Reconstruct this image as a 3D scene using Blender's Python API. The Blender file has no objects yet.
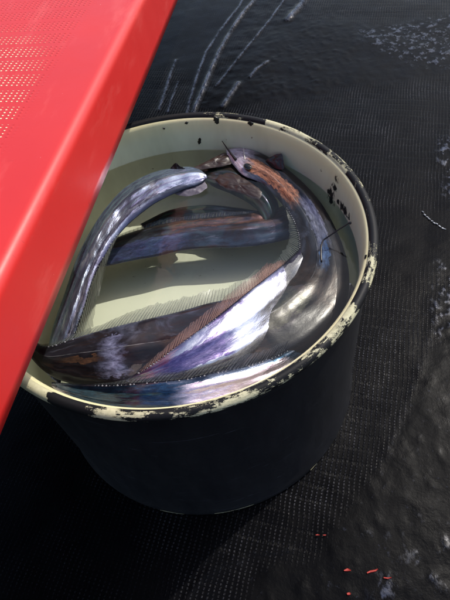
import bpy, bmesh, math, random
import numpy as np
from mathutils import Vector, Matrix, noise

R = math.radians
rnd = random.Random(7)
scn = bpy.context.scene
col = scn.collection

# ------------------------------------------------------------------ camera
CAM = np.array([0.0, -0.33834326, 0.5682918])
CR = np.array([0.96300843, -0.24703425, -0.10765151])
CU = np.array([0.26094542, 0.75519856, 0.6013174])
CF = np.array([0.06724773, 0.6071649, -0.79172503])
FOC = 520.0
cd = bpy.data.cameras.new('camera')
cam = bpy.data.objects.new('camera', cd)
col.objects.link(cam)
cd.sensor_fit = 'VERTICAL'
cd.sensor_height = 36
cd.lens = FOC / 600 * 36
cd.clip_start = 0.02
cd.clip_end = 60
cam.matrix_world = Matrix(((CR[0], CU[0], -CF[0], CAM[0]), (CR[1], CU[1], -CF[1], CAM[1]),
                           (CR[2], CU[2], -CF[2], CAM[2]), (0, 0, 0, 1)))
scn.camera = cam

# ------------------------------------------------------------------ daylight
SUN_AZ, SUN_EL = R(66), R(53)          # azimuth from +Y towards +X
w = bpy.data.worlds.new('World')
scn.world = w
w.use_nodes = True
wt = w.node_tree
bg = wt.nodes['Background']
sky = wt.nodes.new('ShaderNodeTexSky')
sky.sky_type = 'NISHITA'
sky.sun_disc = False
sky.sun_elevation = SUN_EL
sky.sun_rotation = SUN_AZ
sky.dust_density = 2.5
sky.air_density = 1.0
wt.links.new(sky.outputs[0], bg.inputs[0])
bg.inputs[1].default_value = 0.15
sd = bpy.data.lights.new('sun', 'SUN')
sd.energy = 2.4
sd.angle = R(0.5)
sd.color = (1, 0.95, 0.87)
sun = bpy.data.objects.new('sun', sd)
col.objects.link(sun)
sv = Vector((math.sin(SUN_AZ) * math.cos(SUN_EL), math.cos(SUN_AZ) * math.cos(SUN_EL), math.sin(SUN_EL)))
sun.rotation_euler = sv.to_track_quat('Z', 'Y').to_euler()
scn.view_settings.view_transform = 'Standard'
scn.view_settings.look = 'None'
scn.view_settings.exposure = 0.48
scn.view_settings.gamma = 1
scn.view_settings.use_curve_mapping = False


def at(px, py, z):
    """the place in the scene, at height z, that the photograph shows at (px, py)"""
    d = CF + (px - 225) / FOC * CR - (py - 300) / FOC * CU
    return CAM + d * ((z - CAM[2]) / d[2])


def srgb(r, g, b, a=1):
    f = lambda c: c / 12.92 if c <= .04045 else ((c + .055) / 1.055) ** 2.4
    return (f(r / 255), f(g / 255), f(b / 255), a)


# ------------------------------------------------------------------ node helper
class N:
    def __init__(s, name):
        s.m = bpy.data.materials.new(name)
        s.m.use_nodes = True
        s.t = s.m.node_tree
        s.b = s.t.nodes['Principled BSDF']
        s.out = s.t.nodes['Material Output']

    def add(s, typ, **k):
        n = s.t.nodes.new(typ)
        for a, v in k.items():
            if a.startswith('i_'):
                n.inputs[int(a[2:])].default_value = v
            else:
                setattr(n, a, v)
        return n

    def link(s, a, b):
        s.t.links.new(a, b)

    def put(s, sock, v):
        if isinstance(v, (int, float, tuple)):
            if sock.type == 'RGBA' and not isinstance(v, tuple):
                v = (v, v, v, 1)
            sock.default_value = v
        else:
            s.link(v, sock)

    def coord(s, kind='Object'):
        return s.add('ShaderNodeTexCoord').outputs[kind]

    def attr(s, name, out='Fac'):
        return s.add('ShaderNodeAttribute', attribute_name=name).outputs[out]

    def map(s, v, scale=(1, 1, 1), rot=(0, 0, 0), loc=(0, 0, 0)):
        n = s.add('ShaderNodeMapping')
        s.link(v, n.inputs[0])
        n.inputs[1].default_value = loc
        n.inputs[2].default_value = rot
        n.inputs[3].default_value = scale
        return n.outputs[0]

    def noise(s, v, scale, detail=4, rough=.55, dist=0, out=0):
        n = s.add('ShaderNodeTexNoise')
        s.link(v, n.inputs['Vector'])
        n.inputs['Scale'].default_value = scale
        n.inputs['Detail'].default_value = detail
        n.inputs['Roughness'].default_value = rough
        n.inputs['Distortion'].default_value = dist
        return n.outputs[out]

    def math(s, op, a, b=0.0, c=0.0, clamp=False):
        n = s.add('ShaderNodeMath', operation=op, use_clamp=clamp)
        s.put(n.inputs[0], a)
        s.put(n.inputs[1], b)
        s.put(n.inputs[2], c)
        return n.outputs[0]

    def ramp(s, v, stops, interp='LINEAR'):
        n = s.add('ShaderNodeValToRGB')
        n.color_ramp.interpolation = interp
        e = n.color_ramp.elements
        while len(e) > 1:
            e.remove(e[-1])
        e[0].position = stops[0][0]
        e[0].color = stops[0][1] if isinstance(stops[0][1], tuple) else (stops[0][1],) * 3 + (1,)
        for p, c in stops[1:]:
            x = e.new(p)
            x.color = c if isinstance(c, tuple) else (c, c, c, 1)
        s.put(n.inputs[0], v)
        return n.outputs[0]

    def mix(s, f, a, b, mode='MIX'):
        n = s.add('ShaderNodeMix', data_type='RGBA', blend_type=mode)
        s.put(n.inputs[0], f)
        s.put(n.inputs[6], a)
        s.put(n.inputs[7], b)
        return n.outputs[2]

    def sep(s, v):
        n = s.add('ShaderNodeSeparateXYZ')
        s.link(v, n.inputs[0])
        return n.outputs

    def bump(s, h, strength=.3, dist=.001, normal=None):
        n = s.add('ShaderNodeBump')
        n.inputs['Strength'].default_value = strength
        n.inputs['Distance'].default_value = dist
        s.link(h, n.inputs['Height'])
        if normal:
            s.link(normal, n.inputs['Normal'])
        return n.outputs[0]

    def set(s, **k):
        for a, v in k.items():
            s.put(s.b.inputs[a.replace('_', ' ')], v)
        return s.m


# ------------------------------------------------------------------ object helpers
def link(name, me, mat=None, parent=None, label=None, cat=None, kind=None, group=None, smooth=True):
    o = bpy.data.objects.new(name, me)
    col.objects.link(o)
    if mat:
        me.materials.append(mat)
    if smooth and me.polygons:
        me.polygons.foreach_set('use_smooth', [True] * len(me.polygons))
    if parent:
        o.parent = parent
    for k, v in (('label', label), ('category', cat), ('kind', kind), ('group', group)):
        if v:
            o[k] = v
    return o


def empty(name, loc, label, cat, group=None):
    o = bpy.data.objects.new(name, None)
    col.objects.link(o)
    o.location = loc
    o['label'] = label
    o['category'] = cat
    if group:
        o['group'] = group
    return o


def mesh(name, v, f):
    me = bpy.data.meshes.new(name)
    me.from_pydata([tuple(map(float, p)) for p in v], [], f)
    me.update()
    return me


def lathe(name, prof, n=192, closed=False):
    v, f = [], []
    for r, z in prof:
        for i in range(n):
            a = 2 * math.pi * i / n
            v.append((r * math.cos(a), r * math.sin(a), z))
    m = len(prof)
    for j in range(m - 1):
        for i in range(n):
            k = (i + 1) % n
            f.append((j * n + i, j * n + k, (j + 1) * n + k, (j + 1) * n + i))
    if prof[-1][0] < .002:
        f.append(tuple((m - 1) * n + i for i in range(n)))
    return mesh(name, v, f)


# ================================================================== materials
H = 0.248        # rim height
WATER = 0.206


def mat_floor():
    n = N('black_gelcoat')
    co = n.coord()
    weave = n.attr('weave')
    rough = n.attr('rough')
    glint = n.attr('glint')
    wob = n.noise(co, 14, 2, out=1)
    v = n.add('ShaderNodeVectorMath', operation='MULTIPLY_ADD')
    n.link(wob, v.inputs[0])
    v.inputs[1].default_value = (.006, .006, 0)
    n.link(co, v.inputs[2])
    m = n.map(v.outputs[0], scale=(1, 1, 1), rot=(0, 0, R(28.7)))
    x, y, z = n.sep(m)
    # roving: floats across (pitch 5.2 mm) broken along (pitch 3.6 mm)
    brk = n.noise(n.map(m, (1, .35, 1)), 420, 3, .7)
    cx = n.math('SINE', n.math('MULTIPLY', x, 2 * math.pi / .0052))
    cy = n.math('SINE', n.math('MULTIPLY', y, 2 * math.pi / .0036))
    strand = n.math('MULTIPLY', n.math('MAXIMUM', n.math('SUBTRACT', cx, .3), 0), n.math('MINIMUM', n.math('MAXIMUM', n.math('ADD', n.math('MULTIPLY', cy, 2.2), 1.9), 0), 2.2))
    cross = n.math('MULTIPLY', n.math('MAXIMUM', n.math('SUBTRACT', n.math('SINE', n.math('MULTIPLY', y, 2 * math.pi / .0165)), .55), 0), -1.0)
    patch = n.math('MULTIPLY', n.ramp(n.noise(co, 16, 5, .7), [(.36, .12), (.62, 1.0)]), n.ramp(brk, [(.36, .15), (.56, 1.1)]))
    hw = n.math('MULTIPLY', n.math('ADD', strand, cross), n.math('MULTIPLY', weave, patch))
    fine = n.noise(co, 260, 4, .65)
    mid = n.noise(co, 55, 5, .6)
    hh = n.math('ADD', n.math('MULTIPLY', hw, .9),
                n.math('ADD', n.math('ADD', n.math('MULTIPLY', fine, .25), n.math('MULTIPLY', n.math('MULTIPLY', n.noise(co, 330, 4, .8), n.math('ADD', rough, .15)), .16)), n.math('MULTIPLY', n.math('MULTIPLY', mid, rough), .55)))
    nb = n.bump(hh, .8, .0011)
    # greyer resin rubbed through on high strands, their sparkle put into the colour
    rub = n.math('MULTIPLY', n.math('MULTIPLY', n.math('GREATER_THAN', strand, .8), weave),
                 n.math('MULTIPLY', n.ramp(n.noise(co, 14, 5, .7), [(.46, 0.0), (.66, 1.0)]), n.ramp(n.noise(co, 700, 3, .7), [(.44, 0.0), (.62, 1.0)])))
    pale_speck = n.math('MULTIPLY', n.ramp(n.noise(co, 110, 6, .8), [(.62, 0.0), (.68, 1.0)]), rough)  # sparse grey-blue specks over the lumpy coated areas
    c0 = n.mix(n.noise(co, 9, 3), srgb(4, 4, 5), srgb(10, 10, 12))
    c1 = n.mix(n.math('MULTIPLY', rub, .7), c0, srgb(128, 128, 134))
    c1 = n.mix(n.math('MULTIPLY', n.math('MULTIPLY', strand, .55), n.math('MULTIPLY', weave, patch), clamp=True), c1, srgb(36, 36, 42))
    c2 = n.mix(n.math('MULTIPLY', pale_speck, .35), c1, srgb(62, 66, 80))
    glint_tint = n.ramp(n.noise(n.map(co, (1, .55, 1), rot=(0, 0, R(-30))), 230, 6, .75), [(.44, .0), (.60, 1.0)])
    glint_tint = n.math('ADD', glint_tint, n.math('MULTIPLY', n.math('SUBTRACT', glint, .42), 1.6), clamp=True)
    glint_tint = n.math('MULTIPLY', glint, glint_tint, clamp=True)
    c2 = n.mix(n.math('MULTIPLY', glint_tint, .6), c2, srgb(72, 80, 102))  # sky glints on ridges and smears, mixed into the base colour
    ro = n.math('ADD', n.math('MULTIPLY', n.noise(co, 26, 4, .7), .5), n.math('MULTIPLY', glint, -.1))
    ro = n.math('ADD', ro, .06, clamp=True)
    ro = n.math('MULTIPLY', ro, n.math('SUBTRACT', 1.0, n.math('MULTIPLY', rough, -.25)))
    return n.set(Base_Color=c2, Roughness=ro, Normal=nb, Specular_IOR_Level=n.math('ADD', .05, n.math('MULTIPLY', glint_tint, .5)))


def mat_bucket_out():
    n = N('bucket_black_paint')
    co = n.coord()
    f = n.noise(n.map(co, (1, 1, .25)), 60, 4, .6)
    streak = n.noise(n.map(co, (30, 30, 400)), 1, 3)
    c = n.mix(n.noise(co, 12, 3), srgb(12, 12, 15), srgb(24, 24, 29))
    # cream primer showing along the worn bottom edge
    x, y, z = n.sep(co)
    low = n.math('LESS_THAN', z, n.math('MULTIPLY', n.noise(co, 40, 3), .0050))
    ch = n.math('MULTIPLY', low, n.ramp(n.noise(n.map(co, (1, 1, 3)), 24, 4, .7), [(.5, 0.0), (.53, 1.0)]))
    c = n.mix(ch, c, srgb(190, 182, 140))
    scf = n.ramp(n.noise(n.map(co, (14, 14, 160), rot=(R(20), R(12), 0)), 1, 5, .7, .8), [(.62, 0.0), (.74, 1.0)])
    c = n.mix(n.math('MULTIPLY', scf, .35), c, srgb(96, 98, 110))
    nb = n.bump(n.math('ADD', f, n.math('MULTIPLY', streak, .5)), .35, .0008)
    return n.set(Base_Color=c, Roughness=n.math('ADD', n.math('MULTIPLY', f, .3), .38), Normal=nb)


def mat_rim():
    n = N('rim_chipped_paint')
    co = n.coord()
    x, y, z = n.sep(co)
    ang = n.math('DIVIDE', n.math('ADD', n.math('ARCTAN2', y, x), math.pi), 2 * math.pi)
    return n, co, ang


def make_rim_mat(stops):
    n, co, ang = mat_rim()
    ang = n.math('ADD', ang, n.math('MULTIPLY', n.math('SUBTRACT', n.noise(co, 60, 4, .7), .5), .035))
    am = n.ramp(ang, stops)
    rad = n.math('SQRT', n.math('ADD', n.math('MULTIPLY', *[n.sep(co)[0]] * 2), n.math('MULTIPLY', *[n.sep(co)[1]] * 2)))
    cmb = n.add('ShaderNodeCombineXYZ')
    n.link(n.math('MULTIPLY', ang, 75), cmb.inputs[0])
    n.link(n.math('MULTIPLY', rad, 190), cmb.inputs[1])
    n.link(n.math('MULTIPLY', n.sep(co)[2], 190), cmb.inputs[2])
    dist = n.noise(cmb.outputs[0], 1.0, 6, .78)
    big = n.noise(co, 40, 3, .6)
    sc = n.math('ADD', n.math('MULTIPLY', dist, .65), n.math('MULTIPLY', big, .35))
    thr = n.math('SUBTRACT', .74, n.math('MULTIPLY', am, .37))
    chip = n.math('GREATER_THAN', sc, thr)
    chipsoft = n.math('MULTIPLY', n.math('SUBTRACT', sc, thr), 40, clamp=True)
    c0 = n.mix(n.noise(co, 40, 3), srgb(10, 10, 12), srgb(24, 24, 26))
    cc = n.mix(n.noise(co, 160, 4, .7), srgb(214, 208, 176), srgb(150, 146, 112))
    c = n.mix(chip, c0, cc)
    f = n.noise(co, 220, 4)
    nb = n.bump(n.math('SUBTRACT', n.math('MULTIPLY', f, .4), chipsoft), .6, .0007)
    return n.set(Base_Color=c, Roughness=n.mix(chip, .55, .7), Normal=nb, Specular_IOR_Level=.22)


def wall_at(px, py, rr=.1668):
    d = CF + (px - 225) / FOC * CR - (py - 300) / FOC * CU
    a = d[0] ** 2 + d[1] ** 2
    b = 2 * (CAM[0] * d[0] + CAM[1] * d[1])
    c = CAM[0] ** 2 + CAM[1] ** 2 - rr ** 2
    t = (-b + math.sqrt(max(0, b * b - 4 * a * c))) / (2 * a)
    return CAM + d * t


def mat_cream():
    n = N('cream_enamel')
    co = n.coord()
    x, y, z = n.sep(co)
    s = n.noise(n.map(co, (1, 1, .35)), 22, 5, .65)
    c = n.mix(s, srgb(202, 206, 178), srgb(216, 218, 190))
    # green-brown film below the tide mark
    tide = n.ramp(n.math('ADD', z, n.math('MULTIPLY', n.noise(co, 12, 3), .006)), [(.205, 1.0), (.212, 0.0)])
    c = n.mix(n.math('MULTIPLY', tide, .5), c, srgb(204, 208, 192))
    up = n.ramp(z, [(.225, 0.0), (.243, 1.0)])
    c = n.mix(n.math('MULTIPLY', up, .7), c, srgb(226, 212, 158))
    sp = n.ramp(n.noise(co, 130, 3, .6), [(.71, 0.0), (.74, 1.0)])
    c = n.mix(n.math('MULTIPLY', sp, .7), c, srgb(92, 66, 40))
    g = n.ramp(n.noise(n.map(co, (1, 1, .3)), 9, 5, .7), [(.5, 0.0), (.75, 1.0)])
    c = n.mix(n.math('MULTIPLY', g, .35), c, srgb(130, 120, 84))
    # black paint rubbed onto the right of the wall
    m = None
    jit = n.noise(n.map(co, (1, 1, .6)), 170, 5, .8)
    for px, py, rr in ((336, 180, .004), (334, 187, .005), (331, 194, .007), (331, 200, .006), (338, 202, .004), (342, 206, .005), (345, 211, .005), (349, 218, .004)):
        p = wall_at(px, py)
        d = n.add('ShaderNodeVectorMath', operation='DISTANCE')
        n.link(co, d.inputs[0])
        d.inputs[1].default_value = tuple(map(float, p))
        q = n.math('DIVIDE', d.outputs['Value'], rr)
        m = q if m is None else n.math('MINIMUM', m, q)
    m = n.math('ADD', m, n.math('MULTIPLY', n.math('SUBTRACT', jit, .5), 5.0))
    c = n.mix(n.math('MULTIPLY', n.math('SUBTRACT', 1.0, m), 2.5, clamp=True), c, srgb(30, 30, 28))
    return n.set(Base_Color=c, Roughness=n.math('ADD', n.math('MULTIPLY', s, .3), .25),
                 Normal=n.bump(n.noise(co, 40, 4), .25, .0015))


def mat_red():
    n = N('red_gelcoat')
    co = n.coord()          # x across, y along, plank space
    x, y, z = n.sep(co)
    wv = n.attr('weave')
    wob = n.noise(co, 12, 2)
    xs = n.math('ADD', x, n.math('MULTIPLY', wob, .004))
    cx = n.math('SINE', n.math('MULTIPLY', xs, 2 * math.pi / .0050))
    cy = n.math('SINE', n.math('ADD', n.math('MULTIPLY', y, 2 * math.pi / .0040), n.math('MULTIPLY', wob, 5)))
    st = n.math('MULTIPLY', n.math('MAXIMUM', n.math('ADD', cx, .2), 0), n.math('MAXIMUM', n.math('ADD', cy, .2), 0))
    band = n.math('GREATER_THAN', n.math('SINE', n.math('MULTIPLY', y, 2 * math.pi / .024)), -.75)
    st = n.math('MULTIPLY', n.math('MULTIPLY', st, band), wv)
    worn = n.attr('worn')
    gate = n.math('MULTIPLY', n.math('GREATER_THAN', st, n.math('SUBTRACT', 1.25, n.math('MULTIPLY', n.noise(co, 60, 4, .7), .9))), worn, clamp=True)
    c = n.mix(n.noise(co, 14, 4, .6), srgb(206, 42, 38), srgb(194, 33, 31))
    c = n.mix(n.math('MULTIPLY', n.ramp(n.noise(n.map(co, (1, .3, 1)), 35, 5, .75), [(.55, 0.0), (.8, 1.0)]), .25), c, srgb(235, 120, 110))
    c = n.mix(gate, c, srgb(238, 226, 180))
    spk = n.ramp(n.noise(n.map(co, (1, 1, 1), loc=(3, 1, 0)), 240, 3, .6), [(.76, 0.0), (.78, 1.0)])
    c = n.mix(n.math('MULTIPLY', spk, .6), c, srgb(236, 190, 170))
    dirt = n.ramp(n.noise(n.map(co, (1, .5, 1)), 8, 6, .7), [(.5, 0.0), (.75, 1.0)])
    c = n.mix(n.math('MULTIPLY', dirt, .25), c, srgb(186, 44, 44))
    scr = n.ramp(n.noise(n.map(co, (40, 400, 60), rot=(0, 0, R(8))), 1, 3, .5, 1.2), [(.735, 0.0), (.75, 1.0)])
    c = n.mix(n.math('MULTIPLY', scr, .35), c, srgb(120, 28, 26))
    nb = n.bump(n.math('ADD', n.math('MULTIPLY', st, 1.2), n.math('MULTIPLY', n.noise(co, 90, 4), .12)), .5, .0009)
    return n.set(Base_Color=c, Roughness=n.math('ADD', n.math('MULTIPLY', n.noise(co, 50, 4), .2), .32), Normal=nb,
                 Specular_IOR_Level=.5)


def mat_skin(name, dark, mid, bright, accent, seed, met=.85, bias=0.0, rgh=.2, zones=(), film=(130, 420), lat=.5, rubk=.8, grain=.3, coat=.35):
    """wet silver fish skin, u along the body in metres, v 0 at the back and 1 at the belly"""
    n = N(name)
    uv = n.coord('UV')
    u, v, _ = n.sep(uv)
    q = n.map(uv, (26, 2.2, 1), loc=(seed * 3.1, seed * 1.7, seed))
    a = n.noise(q, 1.0, 6, .62, .9)
    q2 = n.map(uv, (10, 5, 1), loc=(seed * 1.3, seed * 2.9, seed))
    b = n.noise(q2, 1.0, 5, .6, 1.6)
    fine = n.noise(n.map(uv, (60, 30, 1)), 1.0, 5, .7)
    k = n.math('ADD', n.math('ADD', n.math('MULTIPLY', a, .9), n.math('MULTIPLY', v, .35)), bias - .12)
    base = n.ramp(k, [(.36, dark), (.52, mid), (.70, bright)])  # dark-to-bright tint stands in for the surroundings mirrored in the skin
    base = n.mix(n.ramp(b, [(.50, 0.0), (.66, .85)]), base, accent)
    # rubbed patches where the silver has come off, with fine scratches
    rub = n.math('MULTIPLY', n.ramp(n.noise(n.map(uv, (22, 3.5, 1), loc=(seed, 4, 2)), 1.0, 6, .75, .4), [(.58, 0.0), (.66, 1.0)]), fine)
    base = n.mix(n.math('MULTIPLY', rub, rubk), base, srgb(140, 142, 165))
    base = n.mix(n.ramp(v, [(.0, .75), (.10, 0.0)]), base, srgb(26, 26, 30))
    for (z0, z1, zv0, zv1, zc, zc2) in zones:
        un = n.math('ADD', u, n.math('MULTIPLY', n.math('SUBTRACT', n.noise(n.map(uv, (60, 6, 1)), 1.0, 5, .7), .5), .03))
        vn = n.math('ADD', v, n.math('MULTIPLY', n.math('SUBTRACT', n.noise(n.map(uv, (70, 7, 3)), 1.0, 5, .7), .5), .35))
        g = n.math('MULTIPLY', n.ramp(un, [(max(z0 - .006, 0), 0.0 if z0 > 0 else 1.0), (z0 + .004, 1.0), (z1 - .006, 1.0), (z1 + .010, 0.0)]),
                   n.math('MULTIPLY', n.math('GREATER_THAN', vn, zv0), n.math('LESS_THAN', vn, zv1)))
        sp = n.ramp(n.noise(n.map(uv, (130, 16, 1)), 1.0, 6, .72, .5), [(.36, zc2), (.66, zc)])
        base = n.mix(n.math('MULTIPLY', g, .92), base, sp)
    # thin pale line of the flank
    ll = n.math('ABSOLUTE', n.math('SUBTRACT', v, n.math('ADD', .56, n.math('MULTIPLY', n.math('SINE', n.math('MULTIPLY', u, 19.0)), .05))))
    line = n.math('MULTIPLY', n.ramp(ll, [(.0, lat), (.008, 0.0)]), n.ramp(n.noise(n.map(uv, (30, 1, 1), loc=(seed, 0, 0)), 1, 4, .7), [(.40, .0), (.60, 1.0)]))
    base = n.mix(line, base, srgb(190, 188, 190))
    ro = n.math('ADD', n.math('MULTIPLY', fine, .14), n.math('ADD', n.math('MULTIPLY', rub, .3), rgh - .07), clamp=True)
    h = n.math('ADD', n.math('MULTIPLY', n.noise(n.map(uv, (90, 12, 1)), 1.0, 4), .8), n.math('MULTIPLY', n.noise(n.map(uv, (500, 30, 1)), 1.0, 3), grain))
    nb = n.bump(h, .28, .0012)
    m = n.set(Base_Color=base, Metallic=met, Roughness=ro, Normal=nb, Coat_Weight=coat, Coat_Roughness=.08,
              Specular_IOR_Level=.6)
    n.b.inputs['Thin Film IOR'].default_value = 1.45
    n.put(n.b.inputs['Thin Film Thickness'], n.math('ADD', n.math('MULTIPLY', a, film[1]), film[0]))
    return m


def mat_fin(name, c1, c2, alpha, sl=.0125):
    n = N(name)
    uv = n.coord('UV')
    s = n.noise(n.map(uv, (300, 2, 1), rot=(0, 0, 0)), 1, 4, .6)
    u, v, _ = n.sep(uv)
    st = n.math('SINE', n.math('MULTIPLY', n.math('ADD', u, n.math('MULTIPLY', s, .003)), 2 * math.pi / .0028))
    c = n.mix(n.math('ADD', n.math('MULTIPLY', st, .3), n.math('MULTIPLY', s, .8), clamp=True), c1, c2)
    al = n.math('MULTIPLY', n.ramp(v, [(0, 1.0), (1, .55)]), n.math('ADD', n.math('MULTIPLY', s, .5), alpha - .25), clamp=True)
    return n.set(Base_Color=c, Roughness=.25, Alpha=al, Specular_IOR_Level=.6, Normal=n.bump(s, .4, .0005))


def mat_plain(name, c, rough=.4, met=0.0, sc=80, var=.5):
    n = N(name)
    co = n.coord()
    k = n.noise(co, sc, 4, .6)
    d = tuple(x * (1 - var) for x in c[:3]) + (1,)
    return n.set(Base_Color=n.mix(k, d, c), Roughness=rough, Metallic=met, Normal=n.bump(k, .3, .0008))


def mat_water():
    n = N('water')
    co = n.coord()
    h = n.math('ADD', n.math('MULTIPLY', n.noise(co, 24, 3, .5, .6), 1.0), n.math('MULTIPLY', n.noise(co, 90, 3), .12))
    nb = n.bump(h, .5, .0022)
    fr = n.add('ShaderNodeFresnel')
    fr.inputs['IOR'].default_value = 1.33
    n.link(nb, fr.inputs['Normal'])
    gl = n.add('ShaderNodeBsdfGlossy')
    gl.inputs['Roughness'].default_value = .03
    n.link(nb, gl.inputs['Normal'])
    tr = n.add('ShaderNodeBsdfTransparent')
    tr.inputs['Color'].default_value = (.965, .975, .955, 1)
    mx = n.add('ShaderNodeMixShader')
    n.link(fr.outputs[0], mx.inputs[0])
    n.link(tr.outputs[0], mx.inputs[1])
    n.link(gl.outputs[0], mx.inputs[2])
    n.link(mx.outputs[0], n.out.inputs['Surface'])
    return n.m


# ================================================================== floor of the boat
def seg_dist(P, A, B):
    d = B - A
    t = np.clip(((P - A) @ d) / (d @ d + 1e-12), 0, 1)
    return np.linalg.norm(P - (A + t[:, None] * d), axis=1), t


def poly_dist(P, pts):
    best = np.full(len(P), 1e9)
    for a, b in zip(pts[:-1], pts[1:]):
        best = np.minimum(best, seg_dist(P, a, b)[0])
    return best


def inside(P, poly):
    x, y = P[:, 0], P[:, 1]
    c = np.zeros(len(P), bool)
    j = len(poly) - 1
    for i in range(len(poly)):
        xi, yi = poly[i]
        xj, yj = poly[j]
        k = ((yi > y) != (yj > y)) & (x < (xj - xi) * (y - yi) / (yj - yi + 1e-12) + xi)
        c ^= k
        j = i
    return c


def soft_in(P, pts, w):
    d = poly_dist(P, np.vstack([pts, pts[:1]]))
    s = np.where(inside(P, pts), d, -d)
    return np.clip(s / w * .5 + .5, 0, 1)


def g2(lst, z=0.0):
    return np.array([at(x, y, z)[:2] for x, y in lst])


def fbm(P, sc, octs=3, seed=0.0):
    return np.array([noise.fractal(Vector((p[0] * sc + seed, p[1] * sc - seed, seed)), .9, 2.1, octs) for p in P])


def build_floor():
    xs = np.arange(-.42, .86, .0030)
    ys = np.arange(-.46, 1.42, .0030)
    X, Y = np.meshgrid(xs, ys)
    P = np.stack([X.ravel(), Y.ravel()], 1)
    n = len(P)
    # warp so that painted region borders are ragged
    base = np.zeros(n)
    nx, ny = len(xs), len(ys)
    # coarse noise evaluated on a coarse lattice then interpolated
    def coarse(sc, octs, seed, step=2):
        cx, cy = xs[::step], ys[::step]
        A = np.array([[noise.fractal(Vector((a * sc + seed, b * sc - seed, seed)), .8, 2.1, octs) for a in cx] for b in cy])
        fx = np.interp(xs, cx, np.arange(len(cx)))
        fy = np.interp(ys, cy, np.arange(len(cy)))
        x0 = np.minimum(fx.astype(int), len(cx) - 2)
        y0 = np.minimum(fy.astype(int), len(cy) - 2)
        tx, ty = (fx - x0)[None, :], (fy - y0)[:, None]
        a00 = A[np.ix_(y0, x0)]; a01 = A[np.ix_(y0, x0 + 1)]; a10 = A[np.ix_(y0 + 1, x0)]; a11 = A[np.ix_(y0 + 1, x0 + 1)]
        return (a00 * (1 - tx) * (1 - ty) + a01 * tx * (1 - ty) + a10 * (1 - tx) * ty + a11 * tx * ty).ravel()
    n1 = coarse(9, 3, 3.1, 4)
    n2 = coarse(9, 3, 8.7, 4)
    n3 = coarse(38, 4, 1.3, 2)
    n4 = coarse(85, 3, 5.5, 2)
    W = P + np.stack([n1, n2], 1) * .010 + np.stack([n3, n4], 1) * .003
    # thickly coated, lumpy areas
    band = soft_in(W, g2([(245, 60), (300, 22), (330, 24), (470, 14), (470, 76), (400, 88), (330, 92), (290, 100), (250, 104), (215, 108)]), .03)
    right = soft_in(W, g2([(470, 285), (440, 300), (425, 345), (405, 390), (385, 430), (360, 470), (335, 500), (320, 545), (250, 556), (225, 640), (480, 640)]), .02)
    edge = soft_in(W, g2([(452, 140), (443, 160), (446, 200), (438, 270), (470, 300), (480, 140)]), .02)
    smooth_l = soft_in(W, g2([(150, -20), (262, -20), (236, 26), (205, 70), (186, 112), (60, 150), (0, 0)]), .02)
    ul = soft_in(W, g2([(262, -20), (330, -20), (300, 22), (245, 60), (215, 108), (186, 112), (205, 70), (236, 26)]), .02)
    lowl = soft_in(W, g2([(-40, 380), (60, 395), (150, 530), (200, 560), (190, 640), (-40, 640)]), .03)
    rough = np.clip(band * .8 + right + edge, 0, 1)
    flakes = soft_in(W, g2([(300, 20), (340, 0), (360, 40), (330, 100), (240, 108), (215, 108), (250, 60)]), .04)
    weave = np.clip(1 - rough * 1.2 - smooth_l * 0.9 - ul * .8 - flakes * .5, 0, 1)
    mat_left = soft_in(W, g2([(120, 70), (186, 70), (192, 112), (110, 125)]), .01)
    weave = np.clip(weave + mat_left * .5, 0, 1) * (1 - .85 * lowl)
    fade = soft_in(P, g2([(372, 200), (470, 190), (470, 250), (430, 310), (365, 320)]), .05)
    weave *= .85 * (1 - .95 * fade)
    z = np.zeros(n)
    z += rough * (.0014 + n3 * .0003 + n4 * .0004)
    z += right * np.maximum(n4 - .2, 0) * .0007
    z += ul * n3 * .0010 + n1 * .0012
    z += flakes * np.maximum(n4 - .05, 0) * .0009
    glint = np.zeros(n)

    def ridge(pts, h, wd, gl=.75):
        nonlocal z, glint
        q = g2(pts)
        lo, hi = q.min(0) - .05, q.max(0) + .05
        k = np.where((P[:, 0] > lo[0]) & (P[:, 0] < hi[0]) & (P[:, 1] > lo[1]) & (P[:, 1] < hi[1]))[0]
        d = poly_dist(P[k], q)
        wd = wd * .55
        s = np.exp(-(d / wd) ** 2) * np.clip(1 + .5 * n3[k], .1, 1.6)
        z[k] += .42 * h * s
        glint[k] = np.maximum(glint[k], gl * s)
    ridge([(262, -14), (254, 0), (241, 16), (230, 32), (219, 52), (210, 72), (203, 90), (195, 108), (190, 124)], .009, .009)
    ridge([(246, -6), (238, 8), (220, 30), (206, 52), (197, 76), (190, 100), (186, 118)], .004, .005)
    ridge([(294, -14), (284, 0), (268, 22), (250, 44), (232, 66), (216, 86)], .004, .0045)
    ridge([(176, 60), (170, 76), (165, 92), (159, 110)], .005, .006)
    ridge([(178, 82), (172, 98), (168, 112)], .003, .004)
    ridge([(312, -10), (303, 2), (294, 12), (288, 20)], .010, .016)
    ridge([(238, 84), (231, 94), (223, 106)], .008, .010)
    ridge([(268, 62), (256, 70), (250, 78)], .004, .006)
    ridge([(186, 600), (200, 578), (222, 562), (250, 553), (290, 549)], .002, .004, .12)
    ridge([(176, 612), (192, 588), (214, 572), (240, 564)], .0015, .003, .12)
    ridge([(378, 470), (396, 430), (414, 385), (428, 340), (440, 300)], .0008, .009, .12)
    n5 = coarse(120, 4, 11.5, 1)
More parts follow.
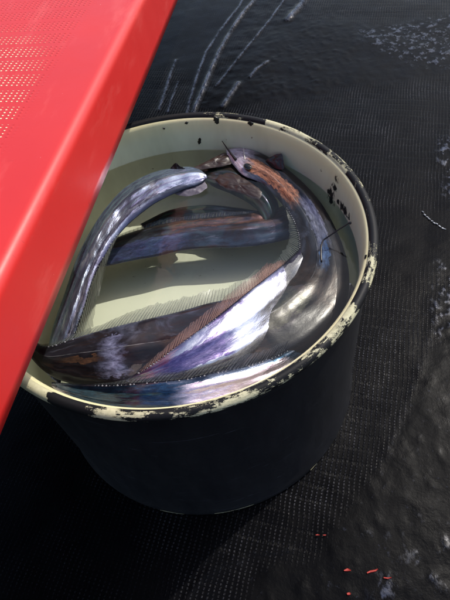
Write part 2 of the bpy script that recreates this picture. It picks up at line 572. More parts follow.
    for poly, thr, gl in (([(404, 536), (424, 546), (450, 530), (460, 560), (440, 584), (420, 574), (408, 560)], .05, .6), ([(382, 606), (384, 590), (394, 578), (400, 588), (396, 606)], -.3, .9),
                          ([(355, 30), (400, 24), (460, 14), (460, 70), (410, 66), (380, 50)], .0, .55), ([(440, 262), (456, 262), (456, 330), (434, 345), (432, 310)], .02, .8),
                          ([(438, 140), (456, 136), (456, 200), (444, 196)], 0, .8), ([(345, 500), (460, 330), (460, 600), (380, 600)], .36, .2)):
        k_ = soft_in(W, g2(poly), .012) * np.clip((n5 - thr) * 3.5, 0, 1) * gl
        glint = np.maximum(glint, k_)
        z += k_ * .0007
    # keep the ground flat under the bucket, so that it rests on it
    r = np.hypot(P[:, 0], P[:, 1])
    z *= np.clip((r - .172) / .014, 0, 1)
    idx = np.arange(n).reshape(ny, nx)
    f = np.stack([idx[:-1, :-1], idx[:-1, 1:], idx[1:, 1:], idx[1:, :-1]], -1).reshape(-1, 4)
    # skirt out to the rest of the boat's bottom
    v = np.column_stack([P, z])
    B = 4.0
    edge_i = list(idx[0, :]) + list(idx[1:, -1]) + list(idx[-1, -2::-1]) + list(idx[-2:0:-1, 0])
    ring = []
    for i in edge_i:
        x, y = P[i]
        cxm, cym = .22, .48
        dx, dy = x - cxm, y - cym
        s = B / max(abs(dx), abs(dy))
        ring.append((cxm + dx * s, cym + dy * s, 0.0))
    m = len(edge_i)
    faces = [tuple(q) for q in f.tolist()]
    for k in range(m):
        a, b = edge_i[k], edge_i[(k + 1) % m]
        faces.append((int(a), n + k, n + (k + 1) % m, int(b)))
    v = np.vstack([v, np.array(ring)])
    me = mesh('floor', v, faces)
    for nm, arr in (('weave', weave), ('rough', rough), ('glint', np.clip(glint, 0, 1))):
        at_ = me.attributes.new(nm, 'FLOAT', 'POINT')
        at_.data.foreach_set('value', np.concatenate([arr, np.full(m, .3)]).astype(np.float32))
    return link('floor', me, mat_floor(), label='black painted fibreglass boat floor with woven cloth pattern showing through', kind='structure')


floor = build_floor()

red_fleck = mat_plain('red_paint', srgb(170, 44, 30), .6, 0, 900)
grey_fleck = mat_plain('dried_grey_paint', srgb(170, 172, 176), .4)


def blob(name, pts, z, wd, h, mat, parent=None, scale=1.0, **k):
    """low irregular dab of paint along a line of points"""
    q = np.array([at(x, y, z) for x, y in pts])
    q = q.mean(0) + (q - q.mean(0)) * scale
    q += np.array([[rnd.uniform(-1, 1), rnd.uniform(-1, 1), 0] for _ in q]) * wd * .5
    m = 10
    v, f = [], []
    L = len(q)
    for i in range(L):
        t = q[min(i + 1, L - 1)] - q[max(i - 1, 0)]
        t /= np.linalg.norm(t) + 1e-9
        s = np.cross([0, 0, 1], t)
        k0 = math.sin(math.pi * (i + .6) / (L + .2)) * (1 + .35 * rnd.uniform(-1, 1))
        for j in range(m):
            a = 2 * math.pi * j / m
            v.append(q[i] + s * math.cos(a) * wd * k0 + np.array([0, 0, 1]) * (math.sin(a) * h * k0))
    for i in range(L - 1):
        for j in range(m):
            f.append((i * m + j, i * m + (j + 1) % m, (i + 1) * m + (j + 1) % m, (i + 1) * m + j))
    f.append(tuple(range(m)))
    f.append(tuple((L - 1) * m + j for j in reversed(range(m))))
    return link(name, mesh(name, v, f), mat, parent, **k)


for pts, wd in (([(343, 570), (347, 569), (352, 570.5)], .0022), ([(365, 573), (370, 571.5), (376, 570), (380, 568.5)], .0016),
                ([(383, 578), (388, 578), (393, 577)], .0014), ([(346, 594), (349, 593), (352, 593)], .0022),
                ([(315, 535), (318, 535), (320, 535)], .001), ([(322, 535), (325, 535), (327, 535)], .001)):
    blob('paint_fleck', pts, .0035, wd * .6, .0005, red_fleck, floor, scale=.75)
for px, py, wd in ((423, 212, .0007), (425, 215, .0010), (427.5, 217, .0012), (429.5, 219, .0008), (432, 221, .0014), (434.5, 223, .0012), (437, 224, .0009), (440, 226, .0016), (443, 228, .0013), (445, 229, .0007)):
    blob('dried_drip', [(px - 1.2, py - .8), (px, py), (px + 1.2, py + .6)], .0012, wd, .0007, grey_fleck, floor)

# ================================================================== red plank
def build_plank():
    d = np.array([.377, .926]); d /= np.linalg.norm(d)
    o = at(90, 215, .29)
    root = bpy.data.objects.new('bench_plank', None)
    ang = math.atan2(-d[0], d[1])
    # local x to the right, y along
    zt, zb, rad, wid = .3475, .290, .009, .34
    prof = [(-.0, zb)]
    lean = .002
    prof = [(0.0, zb)]
    for i in range(1, 6):
        prof.append((lean * -i / 6, zb + (zt - rad - zb) * i / 6))
    for i in range(0, 9):
        a = math.pi / 2 * i / 8
        prof.append((-lean - rad + rad * math.cos(a), zt - rad + rad * math.sin(a)))
    for x in np.linspace(-.02, -wid + .02, 40):
        prof.append((x, zt))
    for i in range(0, 7):
        a = math.pi / 2 * i / 6
        prof.append((-wid + rad - rad * math.sin(a), zt - rad + rad * math.cos(a)))
    prof.append((-wid, zb))
    prof += [(-wid + .005, zb), (-wid + .005, zt - .006), (-.007, zt - .006), (-.005, zb)]
    ys = np.arange(-.75, 1.25, .01)
    v, f = [], []
    for y in ys:
        for x, z in prof:
            v.append((x, y, z))
    m = len(prof)
    for j in range(len(ys) - 1):
        for i in range(m):
            k = (i + 1) % m
            f.append((j * m + i, j * m + k, (j + 1) * m + k, (j + 1) * m + i))
    me = mesh('bench_plank', v, f)
    V = np.array(v)
    top = V[:, 2] > zt - .0005
    we = np.where(top, np.clip((-V[:, 0] - .050) / .012, 0, 1), 0)
    wo = np.where(top, np.clip((-V[:, 0] - .054 - .10 * np.clip((V[:, 1] - .12) / .3, -1, 1)) / .03, 0, 1) * np.clip((.20 - V[:, 1]) / .05, 0.0, 1), 0)
    for nm, arr in (('weave', we), ('worn', wo)):
        at_ = me.attributes.new(nm, 'FLOAT', 'POINT')
        at_.data.foreach_set('value', arr.astype(np.float32))
    ob = link('bench_plank', me, mat_red(), label='glossy red fibreglass thwart plank crossing above the left of the bucket', cat='boat thwart')
    ob.location = (o[0], o[1], 0)
    ob.rotation_euler = (0, 0, ang)
    bpy.data.objects.remove(root)
    return ob


plank = build_plank()

# ================================================================== bucket
bucket = empty('bucket', (0, 0, 0), 'round black bucket with cream inside and chipped rim, full of silver fish', 'bucket')
out_prof = [(.001, .003), (.168, .003), (.1735, .0), (.1765, .0015), (.1775, .005), (.1765, .012), (.1745, .02), (.1740, .10), (.1738, .20), (.1735, .2365), (.1750, .2385)]
link('wall', lathe('wall', out_prof[::-1]), mat_bucket_out(), bucket)
# lip: rolled band, seen as a black ring with cream chips
lip = []
for i in range(15):
    a = math.pi * (-.50 + 1.42 * i / 14)
    lip.append((.1750 + .0042 * math.cos(a), .2434 + .0044 * math.sin(a)))
lip = [(.1738, .2375)] + lip
ins = lip[-1]


def ang01(px, py, z=H):
    p = at(px, py, z)
    return (math.atan2(p[1], p[0]) + math.pi) / (2 * math.pi)


keys = [((190, 110), .10), ((205, 109), .55), ((240, 112), .55), ((252, 114), .05), ((262, 115), .05), ((268, 117), .9), ((300, 130), .8), ((312, 137), .55),
        ((330, 148), .6), ((352, 172), .55), ((370, 205), .5), ((377, 240), .42), ((378, 255), .7), ((374, 280), .66), ((370, 292), .25),
        ((364, 302), .1), ((358, 310), .75), ((330, 340), .6), ((290, 370), .62), ((250, 395), .66), ((215, 410), .66), ((180, 416), .5),
        ((140, 417), .5), ((105, 415), .62), ((84, 412), .55), ((74, 410), .12), ((50, 400), .12), ((44, 398), .8), ((25, 386), .85)]
st = sorted((ang01(*k), a) for k, a in keys)
# the ramp is limited to 32 stops
link('rim', lathe('rim', lip, 256), make_rim_mat([(p, float(a)) for p, a in st]), bucket)
in_prof = [(ins[0], ins[1]), (ins[0] - .0008, ins[1] - .0005), (ins[0] - .0017, ins[1] - .0012), (ins[0] - .0028, ins[1] - .0034), (ins[0] - .0034, ins[1] - .0075), (ins[0] - .0038, ins[1] - .0115),
           (.1668, .215), (.1668, .18), (.1662, .157), (.163, .145), (.156, .140), (.12, .1385), (.001, .138)]
link('lining', lathe('lining', in_prof), mat_cream(), bucket, label='cream enamel lining')
blackp = mat_plain('black_drip_paint', srgb(16, 16, 18), .3)


def wall_blob(name, pts, wd, mat, parent, rr=.1668, h=.0008):
    """dab of paint on the inside wall; pts are (angle in photo px, py) placed where the ray meets the wall"""
    q = []
    for px, py in pts:
        d = CF + (px - 225) / FOC * CR - (py - 300) / FOC * CU
        a = d[0] ** 2 + d[1] ** 2
        b = 2 * (CAM[0] * d[0] + CAM[1] * d[1])
        c = CAM[0] ** 2 + CAM[1] ** 2 - rr ** 2
        t = (-b + math.sqrt(max(0, b * b - 4 * a * c))) / (2 * a)
        q.append(CAM + d * t)
    q = np.array(q)
    tt = np.linspace(0, len(q) - 1, 9)
    q = np.stack([np.interp(tt, np.arange(len(q)), q[:, k]) for k in range(3)], 1)
    L, m = len(q), 8
    v, f = [], []
    for i in range(L):
        t = q[min(i + 1, L - 1)] - q[max(i - 1, 0)]
        t /= np.linalg.norm(t)
        nn = -np.array([q[i][0], q[i][1], 0]) / rr
        s = np.cross(nn, t)
        k0 = (math.sin(math.pi * (i + .35) / (L - .3))) ** .6 * (1 + .3 * rnd.uniform(-1, 1))
        for j in range(m):
            a = 2 * math.pi * j / m
            v.append(q[i] + s * math.cos(a) * wd * k0 + nn * math.sin(a) * h)
    for i in range(L - 1):
        for j in range(m):
            f.append((i * m + j, i * m + (j + 1) % m, (i + 1) * m + (j + 1) % m, (i + 1) * m + j))
    f.append(tuple(range(m)))
    f.append(tuple((L - 1) * m + j for j in reversed(range(m))))
    return link(name, mesh(name, v, f), mat, parent)


for pts, wd, rr in (([(214, 117), (216, 119), (217, 122), (217, 124)], .0035, .1685), ([(250, 121), (250.5, 123.5), (251, 126)], .003, .1690),
                    ([(200, 138), (199.5, 141), (199, 144)], .0018, .1668), ([(163, 128), (165, 129)], .0014, .1668), ([(186, 122), (187, 124)], .0018, .168),
                                                            ([(366, 255), (365, 259)], .0016, .169), ([(359, 277), (358, 281)], .0014, .1685)):
    wall_blob('paint_drip', pts, wd, blackp, bucket, rr)

creamp = mat_plain('cream_chip', srgb(176, 170, 136), .6, 0, 300)
for pts, wd in (([(158, 514), (166, 515.5), (175, 517), (184, 517.5)], .0018), ([(214, 516), (222, 514), (232, 512)], .0014), ([(228, 512), (240, 508.5), (250, 505), (262, 500)], .0018), ([(314, 474), (320, 466)], .0013)):
    ob = blob('paint_chip', pts, .006, wd, .0006, creamp, bucket)
    for v_ in ob.data.vertices:
        r_ = math.hypot(v_.co.x, v_.co.y)
        k_ = (.1774 + (r_ - .1776) * .1) / r_
        v_.co.x *= k_
        v_.co.y *= k_

# water
wr = .16665
nseg = 192
wv = [(0, 0, WATER)] + [(wr * math.cos(2 * math.pi * i / nseg), wr * math.sin(2 * math.pi * i / nseg), WATER) for i in range(nseg)]
wm = mesh('water', wv, [(0, i + 1, (i + 1) % nseg + 1) for i in range(nseg)])
link('water', wm, mat_water(), kind='structure', label='clear greenish water filling the bucket to below the rim', smooth=False)


# ================================================================== fish
def catmull(pts, n):
    P = np.array(pts, float)
    d = np.r_[0, np.cumsum(np.maximum(np.linalg.norm(np.diff(P[:, :3], axis=0), axis=1), 1e-4))]
    Q = np.vstack([2 * P[0] - P[1], P, 2 * P[-1] - P[-2]])
    t = np.linspace(0, d[-1], n)
    out = []
    for x in t:
        i = min(max(np.searchsorted(d, x, side='right') - 1, 0), len(P) - 2)
        s = (x - d[i]) / (d[i + 1] - d[i])
        p0, p1, p2, p3 = Q[i], Q[i + 1], Q[i + 2], Q[i + 3]
        out.append(.5 * ((2 * p1) + (-p0 + p2) * s + (2 * p0 - 5 * p1 + 4 * p2 - p3) * s * s + (-p0 + 3 * p1 - 3 * p2 + p3) * s ** 3))
    return np.array(out)


def put_uv(me, uv):
    l = me.uv_layers.new(name='UVMap')
    li = np.zeros(len(me.loops), dtype=np.int32)
    me.loops.foreach_get('vertex_index', li)
    l.data.foreach_set('uv', np.asarray(uv, dtype=np.float32)[li].ravel())


class Fish:
    DZ = .008

    def __init__(s, label, stations, skin, thick=.20, n=130, seed=1, wob=.0012, cat='fish', ex=1.35, crease=.10):
        """stations: (back px, py, z, belly px, py, z)"""
        rows = []
        for a in stations:
            rows.append(np.r_[at(a[0], a[1], a[2] + s.DZ), at(a[3], a[4], a[5] + s.DZ)])
        rows = np.array(rows)
        mid = (rows[:, :3] + rows[:, 3:]) / 2
        full = catmull(np.hstack([mid, rows]), n)
        s.back, s.belly = full[:, 3:6], full[:, 6:9]
        s.mid = (s.back + s.belly) / 2
        s.n = n
        s.L = np.r_[0, np.cumsum(np.linalg.norm(np.diff(s.mid, axis=0), axis=1))]
        T = np.gradient(s.mid, axis=0)
        T /= np.linalg.norm(T, axis=1)[:, None]
        s.T = T
        Wd = s.back - s.belly
        s.w = np.linalg.norm(Wd, axis=1)
        s.W = Wd / s.w[:, None]
        Nn = np.cross(T, s.W)
        Nn /= np.linalg.norm(Nn, axis=1)[:, None]
        if Nn[:, 2].mean() < 0:
            Nn = -Nn
        s.N = Nn
        o = s.mid[n // 2].copy()
        s.root = empty('hairtail_fish', (o[0], o[1], o[2]), label, cat, 'silver fish coiled in the bucket')
        s.o = o
        M = 56
        v, f, uv = [], [], []
        for i in range(n):
            th = np.clip(s.w[i] * thick, .0012, .0105)
            for j in range(M):
                a = 2 * math.pi * j / M
                c, sn = math.cos(a), math.sin(a)
                hz = th * math.copysign(abs(sn) ** ex, sn)
                wv_ = noise.noise(Vector((s.L[i] * 38 + seed * 7, c * 1.3, seed))) * wob + noise.noise(Vector((s.L[i] * 120, c * 3, seed + 5))) * wob * .25
                hz += th * crease * abs(sn) * (math.sin(c * 6.5 + seed + 1.2 * math.sin(s.L[i] * 14)) + .45 * math.sin(c * 15 + seed * 2 + s.L[i] * 9)) * (1 if sn > 0 else -1)
                p = s.mid[i] + s.W[i] * c * s.w[i] / 2 + s.N[i] * (hz + wv_ * abs(sn))
                v.append(p - o)
                uv.append((s.L[i], .5 - .5 * c))
        for i in range(n - 1):
            for j in range(M):
                k = (j + 1) % M
                f.append((i * M + j, i * M + k, (i + 1) * M + k, (i + 1) * M + j))
        f.append(tuple(range(M)))
        f.append(tuple((n - 1) * M + j for j in reversed(range(M))))
        me = mesh('body', v, f)
        put_uv(me, uv)
        s.body = link('body', me, skin, s.root)

    def fin(s, mat, raymat, a=0.0, b=1.0, h=.016, slant=.5, rise=.15, step=.0042, spines=True, side=1):
        """dorsal fin: clear membrane, its rays and the row of little knobs at its foot"""
        i0, i1 = int(a * (s.n - 1)), int(b * (s.n - 1))
        idx = range(i0, i1 + 1)
        v, f, uv = [], [], []
        K = 4
        edge = s.back if side > 0 else s.belly
        for q, i in enumerate(idx):
            t_ = (q + .5) / (i1 - i0 + 1)
            e = min(1, 3.5 * t_) ** .8 * min(1, 3.5 * (1 - t_)) ** .8
            d = s.W[i] * side * (1 - abs(rise)) + s.N[i] * rise
            d /= np.linalg.norm(d)
            hh = h * e * (.95 + .25 * noise.noise(Vector((s.L[i] * 60, s.o[0] * 50, 3))) + .18 * noise.noise(Vector((s.L[i] * 260, s.o[0] * 50, 9))))
            for k in range(K + 1):
                t = k / K
                p = edge[i] - s.W[i] * side * .001 + d * hh * t + s.T[i] * slant * hh * t + s.N[i] * (.0012 * math.sin(q * .23) * t)
                v.append(p - s.o)
                uv.append((s.L[i], t))
        for q in range(len(idx) - 1):
            for k in range(K):
                b0 = q * (K + 1) + k
                f.append((b0, b0 + 1, b0 + K + 2, b0 + K + 1))
        me = mesh('dorsal_fin', v, f)
        put_uv(me, uv)
        fo = link('dorsal_fin', me, mat, s.root)
        # rays
        v, f = [], []
        sv_, sf_ = [], []
        x = s.L[i0] + step
        while x < s.L[i1] - step:
            ii = np.interp(x, s.L, np.arange(s.n))
            i = int(ii)
            fr = ii - i
            g = lambda A: A[i] * (1 - fr) + A[min(i + 1, s.n - 1)] * fr
            t_ = (x - s.L[i0]) / (s.L[i1] - s.L[i0])
            e = min(1, 3.5 * t_) ** .8 * min(1, 3.5 * (1 - t_)) ** .8
            W_, N_, T_ = g(s.W), g(s.N), g(s.T)
            d = W_ * side * (1 - abs(rise)) + N_ * rise
            d /= np.linalg.norm(d)
            hh = h * e * rnd.uniform(.85, 1.08)
            p0 = g(edge) - W_ * side * .002
            p1 = p0 + (d + T_ * slant) * hh
            pm = (p0 + p1) / 2 + N_ * .0006
            r0 = .00032
            b0 = len(v)
            for p, r in ((p0, r0 * 1.5), (pm, r0), (p1, r0 * .4)):
                for a_ in range(3):
                    an = 2 * math.pi * a_ / 3 + .5
                    v.append(p + T_ * math.cos(an) * r + N_ * (math.sin(an) * r + .0003) - s.o)
            for k in range(2):
                for a_ in range(3):
                    a2 = (a_ + 1) % 3
                    f.append((b0 + k * 3 + a_, b0 + k * 3 + a2, b0 + k * 3 + 3 + a2, b0 + k * 3 + 3 + a_))
            # knob
            c = p0 + W_ * side * .0006 + N_ * .0010
            b0 = len(sv_)
            rr = .0009 * rnd.uniform(.3, 1.25)
            for dv in (T_ * 1.5, -T_ * 1.5, W_, -W_, N_ * 1.1, -N_):
                sv_.append(c + dv * rr - s.o)
            for q in ((0, 2, 4), (2, 1, 4), (1, 3, 4), (3, 0, 4), (2, 0, 5), (1, 2, 5), (3, 1, 5), (0, 3, 5)):
                sf_.append(tuple(b0 + y for y in q))
            x += step * rnd.uniform(.85, 1.15)
        link('fin_rays', mesh('fin_rays', v, f), raymat, fo, kind='stuff')
        if spines:
            link('back_spines', mesh('back_spines', sv_, sf_), M_SPINE, s.root, kind='stuff')
        return fo

    def at_local(s, i, c, lift=0.0):
        return s.mid[i] + s.W[i] * c * s.w[i] / 2 + s.N[i] * lift - s.o


def disc(name, c, nrm, r, h, mat, parent, seg=28, ex=1.0, xdir=None):
    """low dome"""
    nrm = nrm / np.linalg.norm(nrm)
    x = np.cross(nrm, [0, 0, 1]) if xdir is None else xdir - nrm * (xdir @ nrm)
    x /= np.linalg.norm(x)
    y = np.cross(nrm, x)
    v, f = [], []
    R_ = 6
    for k in range(R_):
        a = math.pi / 2 * k / R_
        for j in range(seg):
            b = 2 * math.pi * j / seg
            v.append(c + (x * math.cos(b) * ex + y * math.sin(b)) * r * math.cos(a) + nrm * h * math.sin(a))
    v.append(c + nrm * h)
    for k in range(R_ - 1):
        for j in range(seg):
            j2 = (j + 1) % seg
            f.append((k * seg + j, k * seg + j2, (k + 1) * seg + j2, (k + 1) * seg + j))
    for j in range(seg):
        f.append(((R_ - 1) * seg + j, (R_ - 1) * seg + (j + 1) % seg, R_ * seg))
    return link(name, mesh(name, v, f), mat, parent)


def torus(name, c, nrm, r, t, mat, parent, ex=1.0, xdir=None, seg=36):
    nrm = nrm / np.linalg.norm(nrm)
    x = np.cross(nrm, [0, 0, 1]) if xdir is None else xdir - nrm * (xdir @ nrm)
    x /= np.linalg.norm(x)
    y = np.cross(nrm, x)
    v, f = [], []
    for j in range(seg):
        b = 2 * math.pi * j / seg
        rad = x * math.cos(b) * ex + y * math.sin(b)
        for k in range(8):
            a = 2 * math.pi * k / 8
            v.append(c + rad * (r + t * math.cos(a)) + nrm * t * math.sin(a))
    for j in range(seg):
        for k in range(8):
            f.append((j * 8 + k, j * 8 + (k + 1) % 8, ((j + 1) % seg) * 8 + (k + 1) % 8, ((j + 1) % seg) * 8 + k))
    return link(name, mesh(name, v, f), mat, parent)


def spike(name, pts, r0, r1, mat, parent, o, m=8, flat=1.0):
    P = catmull(pts, 24)
    v, f = [], []
    T = np.gradient(P, axis=0)
    for i, p in enumerate(P):
        t = T[i] / np.linalg.norm(T[i])
        a = np.cross(t, [0, 0, 1])
        a /= np.linalg.norm(a) + 1e-9
        b = np.cross(a, t)
        r = r0 + (r1 - r0) * i / 23
        for k in range(m):
            q = 2 * math.pi * k / m
            v.append(p + a * math.cos(q) * r + b * math.sin(q) * r * flat - o)
    for i in range(23):
        for k in range(m):
            f.append((i * m + k, i * m + (k + 1) % m, (i + 1) * m + (k + 1) % m, (i + 1) * m + k))
    f.append(tuple(range(m)))
    f.append(tuple(23 * m + k for k in reversed(range(m))))
    return link(name, mesh(name, v, f), mat, parent)


def leaf(name, pts, thick, mat, parent, o, rough=.0012, dz=.008):
    """fleshy flap with an uneven surface from an outline of (px, py, z)"""
    q = np.array([at(a, b, c + dz) for a, b, c in pts])
    L = len(q)
    dense = []
    for i in range(L):
        p0, p1, p2, p3 = q[i - 1], q[i], q[(i + 1) % L], q[(i + 2) % L]
        for s_ in np.arange(0, 1, .125):
            dense.append(.5 * ((2 * p1) + (-p0 + p2) * s_ + (2 * p0 - 5 * p1 + 4 * p2 - p3) * s_ ** 2 + (-p0 + 3 * p1 - 3 * p2 + p3) * s_ ** 3))
    q = np.array(dense)
    c = q.mean(0)
    q = np.array([c + (p - c) * (1 + .10 * noise.noise(Vector(p * 260))) for p in q])
    v, f = [], []
    rings = [(1 - k / 9, math.sin(math.pi / 2 * k / 9) ** .6) for k in range(9)]
    L = len(q)
    for sgn in (1, -1):
        b0 = len(v)
        for sc, hh in rings:
            for p in q:
                w_ = c + (p - c) * sc
                d_ = noise.fractal(Vector(w_ * 170), .8, 2.0, 4) * rough * min(1, hh * 1.5)
                v.append(w_ + np.array([0, 0, sgn * thick * hh + d_]) - o)
        v.append(c + np.array([0, 0, sgn * thick]) - o)
        for k in range(len(rings) - 1):
            for j in range(L):
                f.append((b0 + k * L + j, b0 + k * L + (j + 1) % L, b0 + (k + 1) * L + (j + 1) % L, b0 + (k + 1) * L + j))
        for j in range(L):
            f.append((b0 + (len(rings) - 1) * L + j, b0 + (len(rings) - 1) * L + (j + 1) % L, b0 + len(rings) * L))
    return link(name, mesh(name, v, f), mat, parent)


M_SPINE = mat_plain('pale_spines', srgb(150, 148, 154), .35, 0.3)
M_EYE = mat_plain('eye_black', srgb(10, 10, 12), .06)
M_EYERING = mat_plain('eye_silver', srgb(84, 88, 86), .4, .3)
M_TOOTH = mat_plain('tooth', srgb(190, 186, 176), .3)
M_DARKFLESH = mat_plain('dark_flesh', srgb(34, 30, 32), .3, 0, 120)
M_COPPER = mat_skin('copper_skin', srgb(60, 28, 18), srgb(140, 74, 46), srgb(206, 130, 92), srgb(70, 34, 24), 5.0, .8, .1, .3)
M_LILAC = mat_plain('lilac_flesh', srgb(104, 98, 110), .5, 0, 200, .55)
M_GILL = mat_plain('gill_flesh', srgb(58, 42, 36), .35, 0, 150, .6)

SK_A = mat_skin('skin_left', srgb(62, 66, 80), srgb(132, 142, 164), srgb(206, 214, 226), srgb(104, 98, 134), 1.0, .8, .06, .22, film=(0, 0),
               zones=((0.0, .6, .62, 3, srgb(160, 178, 196), srgb(96, 108, 140)), (0.0, .6, .16, .24, srgb(206, 212, 232), srgb(120, 120, 150))))
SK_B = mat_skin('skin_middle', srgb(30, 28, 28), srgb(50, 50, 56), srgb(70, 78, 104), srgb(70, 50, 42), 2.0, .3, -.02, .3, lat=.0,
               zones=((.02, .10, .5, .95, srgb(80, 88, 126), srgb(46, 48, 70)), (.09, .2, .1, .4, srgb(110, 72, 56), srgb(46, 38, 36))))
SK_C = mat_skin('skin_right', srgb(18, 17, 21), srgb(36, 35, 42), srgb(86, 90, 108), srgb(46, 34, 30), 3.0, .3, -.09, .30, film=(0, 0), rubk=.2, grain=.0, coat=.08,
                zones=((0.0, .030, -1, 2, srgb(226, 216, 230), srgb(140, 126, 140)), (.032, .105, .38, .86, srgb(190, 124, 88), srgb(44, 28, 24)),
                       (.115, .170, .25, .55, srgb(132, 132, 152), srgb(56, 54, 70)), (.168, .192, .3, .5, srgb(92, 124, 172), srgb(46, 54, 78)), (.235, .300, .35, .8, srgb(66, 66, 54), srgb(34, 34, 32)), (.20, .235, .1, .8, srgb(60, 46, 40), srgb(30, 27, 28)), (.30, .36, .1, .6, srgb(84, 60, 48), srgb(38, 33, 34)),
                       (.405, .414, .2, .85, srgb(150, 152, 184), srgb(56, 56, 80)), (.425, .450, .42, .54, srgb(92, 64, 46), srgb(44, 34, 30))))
SK_D = mat_skin('skin_front', srgb(28, 40, 58), srgb(104, 110, 124), srgb(226, 212, 218), srgb(26, 62, 88), 4.0, .92, .12, .22,
               zones=((.02, .112, .1, 2, srgb(40, 80, 112), srgb(22, 30, 46)), (.118, .2, .2, 2, srgb(248, 232, 238), srgb(206, 180, 196))))
SK_E = mat_skin('skin_bright', srgb(58, 48, 84), srgb(150, 150, 176), srgb(238, 238, 240), srgb(74, 58, 108), 6.5, .95, .12, .27,
               zones=((.03, .088, .3, .8, srgb(140, 122, 170), srgb(62, 46, 104)), (.095, .3, .1, 2, srgb(246, 246, 248), srgb(214, 214, 228))))
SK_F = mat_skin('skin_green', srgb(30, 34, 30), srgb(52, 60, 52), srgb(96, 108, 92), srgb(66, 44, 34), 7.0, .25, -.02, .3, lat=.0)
FIN_GREY = mat_fin('fin_grey', srgb(58, 62, 58), srgb(104, 108, 100), .66)
FIN_BROWN = mat_fin('fin_brown', srgb(58, 38, 36), srgb(158, 124, 116), .72)
FIN_DARK = mat_fin('fin_dark', srgb(48, 50, 58), srgb(104, 106, 116), .75)
RAY_GREY = mat_plain('ray_grey', srgb(124, 128, 122), .35, .2)
RAY_BROWN = mat_plain('ray_brown', srgb(176, 134, 122), .35, .3)
RAY_DARK = mat_plain('ray_dark', srgb(36, 38, 46), .35, .2)

# F: behind, its head by the far wall pointing left
fF = Fish('dim greenish fish underwater behind the others, head beside the blue fish',
          [(198, 170, 0.1931, 202, 180, 0.1892), (212, 165, 0.1944, 214, 187, 0.1879), (230, 163, 0.1931, 232, 194, 0.1853), (250, 172, 0.1905, 250, 204, 0.1814), (268, 188, 0.1866, 262, 216, 0.1775),
           (278, 204, 0.1801, 262, 226, 0.1710), (268, 212, 0.1736, 246, 228, 0.1658), (240, 208, 0.1704, 225, 226, 0.1626), (205, 205, 0.1684, 200, 224, 0.1606), (170, 210, 0.1671, 172, 226, 0.1593), (140, 224, 0.1658, 150, 236, 0.1580)],
          SK_F, seed=7)
# B: middle band under water
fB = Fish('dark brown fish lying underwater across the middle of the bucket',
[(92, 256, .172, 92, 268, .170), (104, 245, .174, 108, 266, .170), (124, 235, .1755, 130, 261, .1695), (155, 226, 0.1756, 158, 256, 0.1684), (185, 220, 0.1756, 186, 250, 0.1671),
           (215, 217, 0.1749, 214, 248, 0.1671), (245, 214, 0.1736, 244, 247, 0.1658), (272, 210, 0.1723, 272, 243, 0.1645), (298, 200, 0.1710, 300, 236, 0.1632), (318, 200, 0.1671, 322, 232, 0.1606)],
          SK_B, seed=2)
fB.fin(FIN_DARK, RAY_GREY, .05, .8, .006, .3, .3)
# A: left
fA = Fish('blue and lilac silver fish curving down the left wall beside the red plank',
          [(207, 178, .2035, 206, 175, .2035), (204, 181, .205, 200, 170, .205), (197, 185, .205, 190, 167, .205), (180, 191, .205, 176, 168, .206), (154, 204, .204, 152, 173, .207), (130, 223, .202, 126, 187, .207), (115, 240, .200, 106, 208, .205),
           (103, 260, .197, 90, 232, .202), (93, 281, .194, 76, 260, .198), (84, 310, .188, 65, 292, .192), (72, 345, .180, 52, 330, .184), (60, 385, .17, 44, 370, .172)],
          SK_A, seed=1, thick=.12)
fA.fin(FIN_GREY, RAY_GREY, .38, .98, .017, .85, .05)
# C: right, head at the top
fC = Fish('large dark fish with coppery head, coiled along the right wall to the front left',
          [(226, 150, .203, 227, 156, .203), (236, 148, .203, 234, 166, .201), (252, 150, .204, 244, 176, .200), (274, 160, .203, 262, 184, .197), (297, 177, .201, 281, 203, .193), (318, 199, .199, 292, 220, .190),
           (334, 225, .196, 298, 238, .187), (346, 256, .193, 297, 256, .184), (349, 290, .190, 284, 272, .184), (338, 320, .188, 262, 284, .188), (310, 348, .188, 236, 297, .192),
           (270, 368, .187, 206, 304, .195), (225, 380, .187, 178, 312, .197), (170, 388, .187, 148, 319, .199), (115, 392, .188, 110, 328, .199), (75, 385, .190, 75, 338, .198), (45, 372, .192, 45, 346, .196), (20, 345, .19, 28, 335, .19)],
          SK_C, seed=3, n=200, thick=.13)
fC.fin(FIN_GREY, RAY_GREY, .20, .97, .015, -.9, .05, side=-1, step=.0036)
# D: front
fD = Fish('steel blue fish with white sheen lying against the near rim',
          [(52, 382, .196, 54, 388, .195), (66, 383, .200, 62, 396, .197), (88, 384, .206, 86, 405, .199), (115, 384, .2095, 115, 412, .201), (145, 382, .212, 146, 415, .202), (180, 379, .212, 182, 415, .201),
           (215, 372, .208, 218, 409, .197), (248, 365, .202, 252, 397, .191), (278, 354, .195, 288, 382, .184), (305, 338, .185, 318, 362, .176), (330, 312, .173, 344, 332, .166), (340, 280, .165, 356, 290, .160)],
          SK_D, seed=4, thick=.16, ex=1.1)
fD.fin(FIN_DARK, RAY_DARK, .12, .85, .009, 1.1, .2, step=.0033)
# E: bright one
fE = Fish('violet silver fish with bright white flank and reddish brown back fin',
          [(126, 380, .2040, 130, 382, .2035), (138, 372, .2085, 144, 382, .2055), (154, 362, .213, 162, 381, .2065), (176, 346, .2175, 188, 378, .2065), (204, 326, .2185, 214, 371, .2035), (226, 309, .2155, 236, 363, .1995),
           (246, 293, .2110, 254, 353, .1945), (264, 279, .2055, 271, 340, .1890), (278, 268, .1985, 286, 324, .183), (294, 254, .188, 304, 302, .176), (316, 232, .178, 332, 268, .170)],
          SK_E, seed=5, thick=.13, wob=.0008, ex=1.0)
fE.fin(FIN_BROWN, RAY_BROWN, .04, .74, .0125, .9, .10, step=.0026)

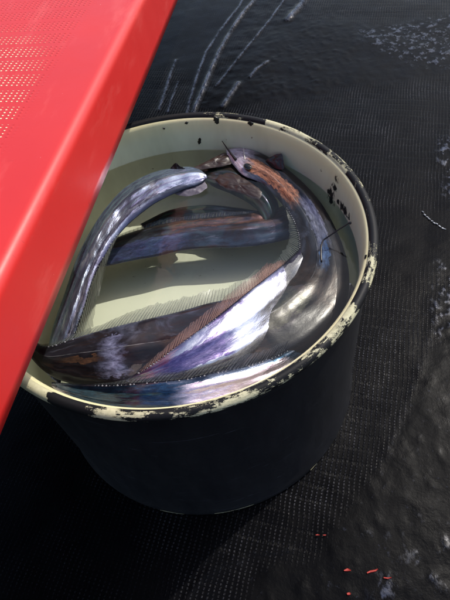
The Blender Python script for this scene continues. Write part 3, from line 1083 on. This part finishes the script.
# heads
def head_bits(F, i_eye, c, r, hx=1.25):
    th = np.clip(F.w[i_eye] * .2, .001, .0105)
    p = F.at_local(i_eye, c, th * .72)
    disc('eye', p, F.N[i_eye] + F.W[i_eye] * c * .3, r, r * .3, M_EYE, F.root, ex=hx, xdir=F.T[i_eye])
    e = torus('eye_ring', p, F.N[i_eye] + F.W[i_eye] * c * .3, r * 1.03, r * .09, M_EYERING, F.root, ex=hx, xdir=F.T[i_eye])


def frac(F, px, py):
    q = at(px, py, .2)
    return int(np.argmin(np.linalg.norm(F.mid[:, :2] - q[:2], axis=1)))


head_bits(fF, frac(fF, 214, 177), .1, .0046)
head_bits(fC, frac(fC, 250, 172), -.5, .0032, 1.4)
oC = fC.o
P_ = lambda x, y, z: at(x, y, z + .008)
spike('tooth', [P_(236, 160, .205), P_(229, 151, .208), P_(222, 141, .212)], .0016, .0004, M_DARKFLESH, fC.root, oC)
spike('tooth', [P_(245, 160, .206), P_(244, 153, .209), P_(243.5, 147, .212)], .0009, .0002, M_TOOTH, fC.root, oC)
leaf('pectoral_fin', [(266, 161, .206), (274, 155, .211), (281, 154, .214), (284, 161, .212), (283, 169, .207), (274, 168, .205)], .0010, M_DARKFLESH, fC.root, oC)
leaf('lower_jaw', [(216, 178, .199), (232, 173, .200), (248, 181, .200), (262, 192, .199), (256, 199, .197), (240, 193, .197), (224, 188, .197)], .0018, M_GILL, fC.root, oC)
oF = fF.o
leaf('snout', [(190, 170, .203), (205, 162, .203), (224, 153, .204), (232, 156, .203), (230, 164, .202), (212, 168, .2015)], .0016, M_GILL, fF.root, oF)
oA = fA.o
leaf('pectoral_fin', [(170, 170, .207), (173, 165, .211), (176, 163, .213), (180, 166, .211), (187, 170, .207), (178, 172, .206)], .0010, M_DARKFLESH, fA.root, oA)
leaf('lower_jaw', [(172, 192, .2025), (188, 184, .203), (203, 181, .203), (207, 187, .202), (200, 193, .201), (186, 196, .200)], .0012, M_LILAC, fA.root, oA)
oE = fE.o
# whip-like tail hooking out of the water on the right
spike('tail', [P_(321.5, 262, .1985), P_(321, 254, .200), P_(321.5, 245, .202), P_(323.5, 240, .2035), P_(327, 237.5, .205), P_(338, 230, .212), P_(350, 222.5, .220)], .0010, .0005, M_DARKFLESH, fD.root, fD.o)
disc('tail_tip', at(350, 223, .228) - fD.o, np.array([-.5, -.5, .7]), .0014, .0010, M_DARKFLESH, fD.root)

scn.render.resolution_x = 768
scn.render.resolution_y = 1024
